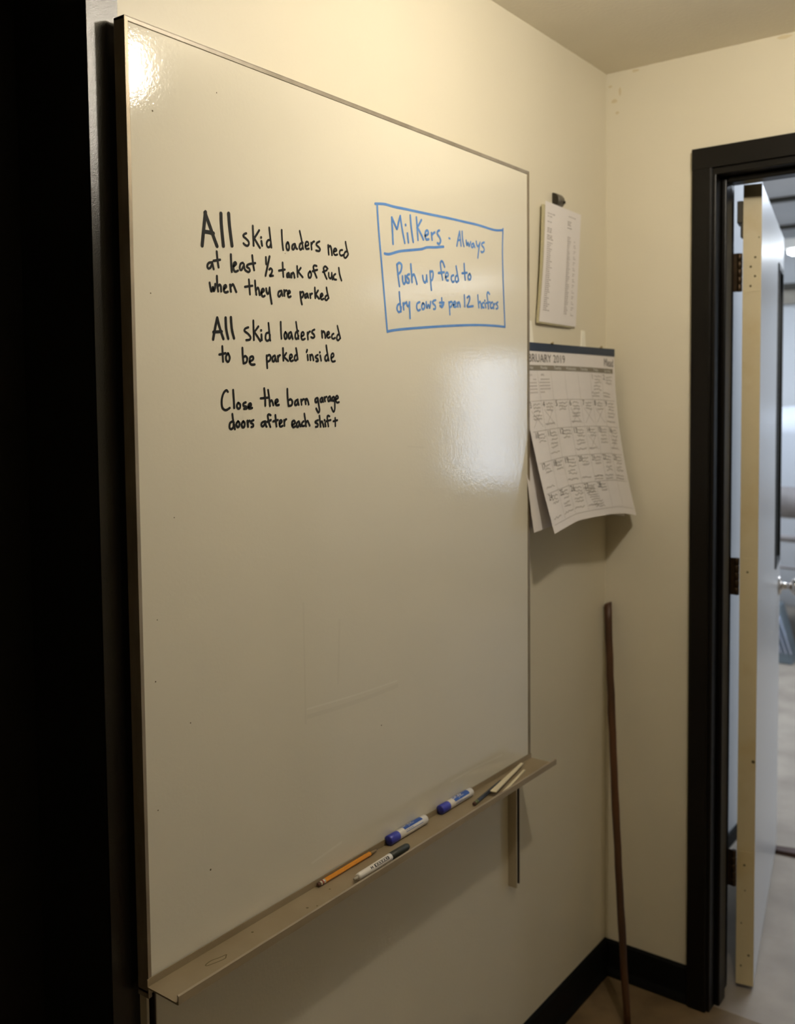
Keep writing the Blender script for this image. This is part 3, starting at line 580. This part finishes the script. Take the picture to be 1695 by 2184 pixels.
# ------------------------------------------------------------------ wall calendar
ca = thing('wall_calendar', 'large month calendar with navy top strip hanging in the corner, pages curling outward', 'calendar', (.01, -.25, 1.6))
YA, YB = -.470, -.030
def cal_pt(u, v, l=0):
    xt = .012+.023*u
    xb = .088+.006*u
    s = .30*v+.70*v**1.7
    x = xt+(xb-xt)*s
    # gentle vertical fold a third of the way in
    x += .010*max(0, 1-abs(u-.30)/.28)*min(1, v*1.4)*(-1)
    x += .010*math.sin(math.pi*v)*(u**2)*-.6
    y = YA+(YB-YA)*u+.022*v*(1-u)
    z = 1.6065-.399*v-.006*v*max(0, 1-u/.3)-.008*v*max(0, u-.8)/.2+.010*math.sin(u*math.pi)*v
    x += l
    return Vector((x, y, z))
surf(cal_pt, 28, 20, .0004, 'top_page', M['paper_shade'], ca)
def back_pt(dx, dy, dz, sc):
    def f(u, v, l=0):
        p = cal_pt(u, v, 0); base = .008+.02*u
        return Vector((base+(p.x-base)*sc+l-.001, p.y-.022*v*(1-u)+dy*v, p.z+dz*v+.006*v*max(0, 1-u/.3)))
    return f
surf(back_pt(0, 0, -.004, .55), 14, 12, .0004, 'under_page', M['paper_shade'], ca)
surf(back_pt(0, .004, -.001, .27), 14, 12, .0004, 'under_page', M['paper_shade'], ca)
# navy binding strip with a little depth
surf(lambda u, v, l: cal_pt(u, v*.045, .0010+l), 24, 2, .003, 'binding_strip', M['blueband'], ca)
def on_cal(mb, vs, fs, u0, v0, su, sv, mi=0):
    mb.add([cal_pt(u0+x*su, v0-y*sv, .0009) for x, y in vs], fs, mi)
def ctext(mb, s, u, v, size, wscale=1.0):
    vs, fs = text2d(s, 1.0); on_cal(mb, vs, fs, u, v, size*wscale/.44, size/.39)
def cquad(mb, u0, v0, u1, v1, l=.0007, n=14):
    vs = []
    for i in range(n+1):
        u = u0+(u1-u0)*i/n; vs += [cal_pt(u, v0, l), cal_pt(u, v1, l)]
    mb.add(vs, [(2*i, 2*i+1, 2*i+3, 2*i+2) for i in range(n)])
U0, U1 = .02, .972
hd = MB(); ctext(hd, 'FEBRUARY 2019', .022, .105, .025, 1.06); hd.build('month_heading', M['print_dark'], ca)
hd = MB(); ctext(hd, 'Mead', .868, .108, .027, .85); hd.build('maker_name', M['print_dark'], ca)
gb = MB(); cquad(gb, U0, .122, U1, .150); gb.build('weekday_bar', M['greybar'], ca)
cw = (U1-U0)/7
wd = MB()
for i, s in enumerate(('Sunday', 'Monday', 'Tuesday', 'Wednesday', 'Thursday', 'Friday', 'Saturday')):
    vs, fs = text2d(s, 1.0, 'CENTER'); wd.add([cal_pt(U0+cw*(i+.5)+x*.0095/.44, .143-y*.0095/.39, .0012) for x, y in vs], fs)
wd.build('weekday_names', M['white_text'], ca, kind='stuff')
RH = [.155, .315, .475, .64, .80, .96]
nm = MB()
day = {(0, 5): 1, (0, 6): 2}
for r in range(1, 5):
    for c in range(7):
        dd = 3+(r-1)*7+c
        if dd <= 28: day[(r, c)] = dd
for (r, c), dd in day.items(): ctext(nm, str(dd), U0+cw*c+.012, RH[r]+.036, .0180)
nm.build('date_numbers', M['print_dark'], ca, kind='stuff')
# two mini months in the empty first cells
mn = MB()
for c, name, start, nd in ((0, 'MARCH', 5, 31), (1, 'APRIL', 1, 30)):
    ctext(mn, name, U0+cw*c+.03, .180, .0062)
    for d in range(1, nd+1):
        k = d-1+start; uu = U0+cw*c+.012+(k % 7)*.0155; vv = .196+(k//7)*.0175
        mn.add([cal_pt(uu, vv, .0008), cal_pt(uu+.007, vv, .0008), cal_pt(uu+.007, vv+.007, .0008), cal_pt(uu, vv+.007, .0008)], [(3, 2, 1, 0)])
mn.build('mini_months', M['print'], ca, kind='stuff')
# pencilled notes: illegible scrawl
sc = MB()
def scrawl(u, v, w, h, n=1):
    for k in range(n):
        pts = []; x = u; vv = v+k*.018
        while x < u+w*random.uniform(.75, 1):
            pts.append((x, vv+random.uniform(-h, h))); x += random.uniform(.004, .008)
        if len(pts) > 2:
            pts = smooth_line(pts, 2)
            ribbon(sc, [(a*.44, b*.39) for a, b in pts], .0011, lambda a, b, l: cal_pt(a/.44, b/.39, .0009), caps=False)
for (r, c) in day:
    if (r, c) in ((4, 4),): pass
    scrawl(U0+cw*c+.045, RH[r]+.020, cw*.62, .006, 3)
    if random.random() < .6: scrawl(U0+cw*c+.03, RH[r]+.080, cw*.7, .006, 2)
    if r > 0 and random.random() < .55: scrawl(U0+cw*c+.01, RH[r]+.130, cw*.85, .005, 1)
for c in (5, 6): scrawl(U0+cw*c, .275, cw*.8, .006, 2)
for c in (4, 5, 6): scrawl(U0+cw*c, .77, cw*.9, .004, 2)
for k in range(9): scrawl(.43+.01*k, .83+.014*k, .12, .005, 1)
sc.build('pencilled_notes', M['pencilmark'], ca, kind='stuff')
xs = MB()
for (r, c) in ((1, 0), (1, 1), (1, 4), (1, 5), (2, 4), (2, 6), (1, 3)):
    a, b, v0, v1 = U0+cw*c+.02, U0+cw*(c+1)-.02, RH[r]+.05, RH[r]+.14
    for q in (((a, v0), (b, v1)), ((b, v0), (a, v1))):
        ribbon(xs, [(x*.44, y*.39) for x, y in q], .0007, lambda a, b, l: cal_pt(a/.44, b/.39, .0008), caps=False)
xs.build('crossed_out_days', M['print'], ca, kind='stuff')
# grid lines
gl = MB()
for r in RH[1:]: cquad(gl, U0, r, U1, r+.0016, .0006, 24)
for c in range(1, 7):
    uu = U0+cw*c; vs = []
    for i in range(17):
        v = .155+.80*i/16; vs += [cal_pt(uu, v, .0006), cal_pt(uu+.0012, v, .0006)]
    gl.add(vs, [(2*i, 2*i+1, 2*i+3, 2*i+2) for i in range(16)])
gl.build('grid_lines', M['print'] if False else M['pencilmark'], ca, kind='stuff')
# adhesive strips and pins that carry it
def strip(label, y, w, z0, z1):
    t = thing('adhesive_strip', label, 'strip', (0, y, z0), 'white adhesive strips above the calendar')
    MB().hexa([(0, y-w/2, z0), (.0032, y-w/2, z0), (.0032, y+w/2, z0), (0, y+w/2, z0), (0, y-w*.30, z1), (.0018, y-w*.30, z1), (.0018, y+w*.30, z1), (0, y+w*.30, z1)]).build('strip_body', M['hook'], t, .0008)
    return t
strip('wide white adhesive strip above the calendar, beside the whiteboard frame', -.402, .046, 1.594, 1.655)
strip('narrow white adhesive strip above the calendar, nearer the room corner', -.133, .030, 1.594, 1.648)
for lab, u in (('tiny brass pin through the left part of the navy strip', .315), ('tiny brass pin through the right part of the navy strip', .835)):
    c = cal_pt(u, .006, .0012)
    o = MB().lathe(c-Vector((.010, 0, 0)), (1, 0, .35), [(0, .0010), (.010, .0010), (.012, .0028), (.0145, .0030), (.0155, .0016)], 12).build('pin', M['brass'])
    tag(o, lab, 'pin', 'pins in the calendar strip')

# ------------------------------------------------------------------ wooden stick in the corner
sk = MB(); K = 22; pts = []
a = Vector((.0125, -.0135, .970)); b = Vector((.139, -.178, .0))
for i in range(K+1):
    t = i/K; p = a.lerp(b, t)
    bow = math.sin(math.pi*t)*.006; p += Vector((-bow*.8, bow*.2, 0))+Vector((random.uniform(-1, 1), random.uniform(-1, 1), 0))*.0006
    pts.append(p)
ring = 10; vs = []
for i, p in enumerate(pts):
    t = i/K; r = .0094-.0006*t+(.0007 if i in (6, 11, 17) else 0)
    for k in range(ring):
        an = 2*math.pi*k/ring
        z = p.z+(.004*math.cos(an-.6) if i == 0 else 0)
        if i == K: z = 0
        vs.append((p.x+r*math.cos(an)*(.95 if k % 2 else 1.03), p.y+r*math.sin(an), z))
fs = [(i*ring+k, (i+1)*ring+k, (i+1)*ring+(k+1) % ring, i*ring+(k+1) % ring) for i in range(K) for k in range(ring)]
fs += [tuple(range(ring)), tuple(K*ring+k for k in range(ring))[::-1]]
so = sk.add(vs, fs, 0, True).build('wooden_stick', M['stickwood'])
tag(so, 'long reddish-brown wooden stick leaning in the room corner', 'stick')

# small wall blemishes near the ceiling corner
bl = MB()
for x, z, w, h in ((.010, 2.252, .006, .004), (.020, 2.215, .010, .006), (.028, 2.185, .006, .005), (.075, 2.277, .012, .004), (.035, 2.235, .004, .012), (.42, 2.277, .02, .005)):
    K = 9; bl.add([(x+w*math.cos(2*math.pi*k/K)*random.uniform(.6, 1), -.0002, z+h*math.sin(2*math.pi*k/K)*random.uniform(.6, 1)) for k in range(K)], [tuple(range(K))])
bpy.data.objects['wall_far'].select_set(False)
bl.build('paint_stain', M['stain_light'], bpy.data.objects['wall_far'], kind='stuff')
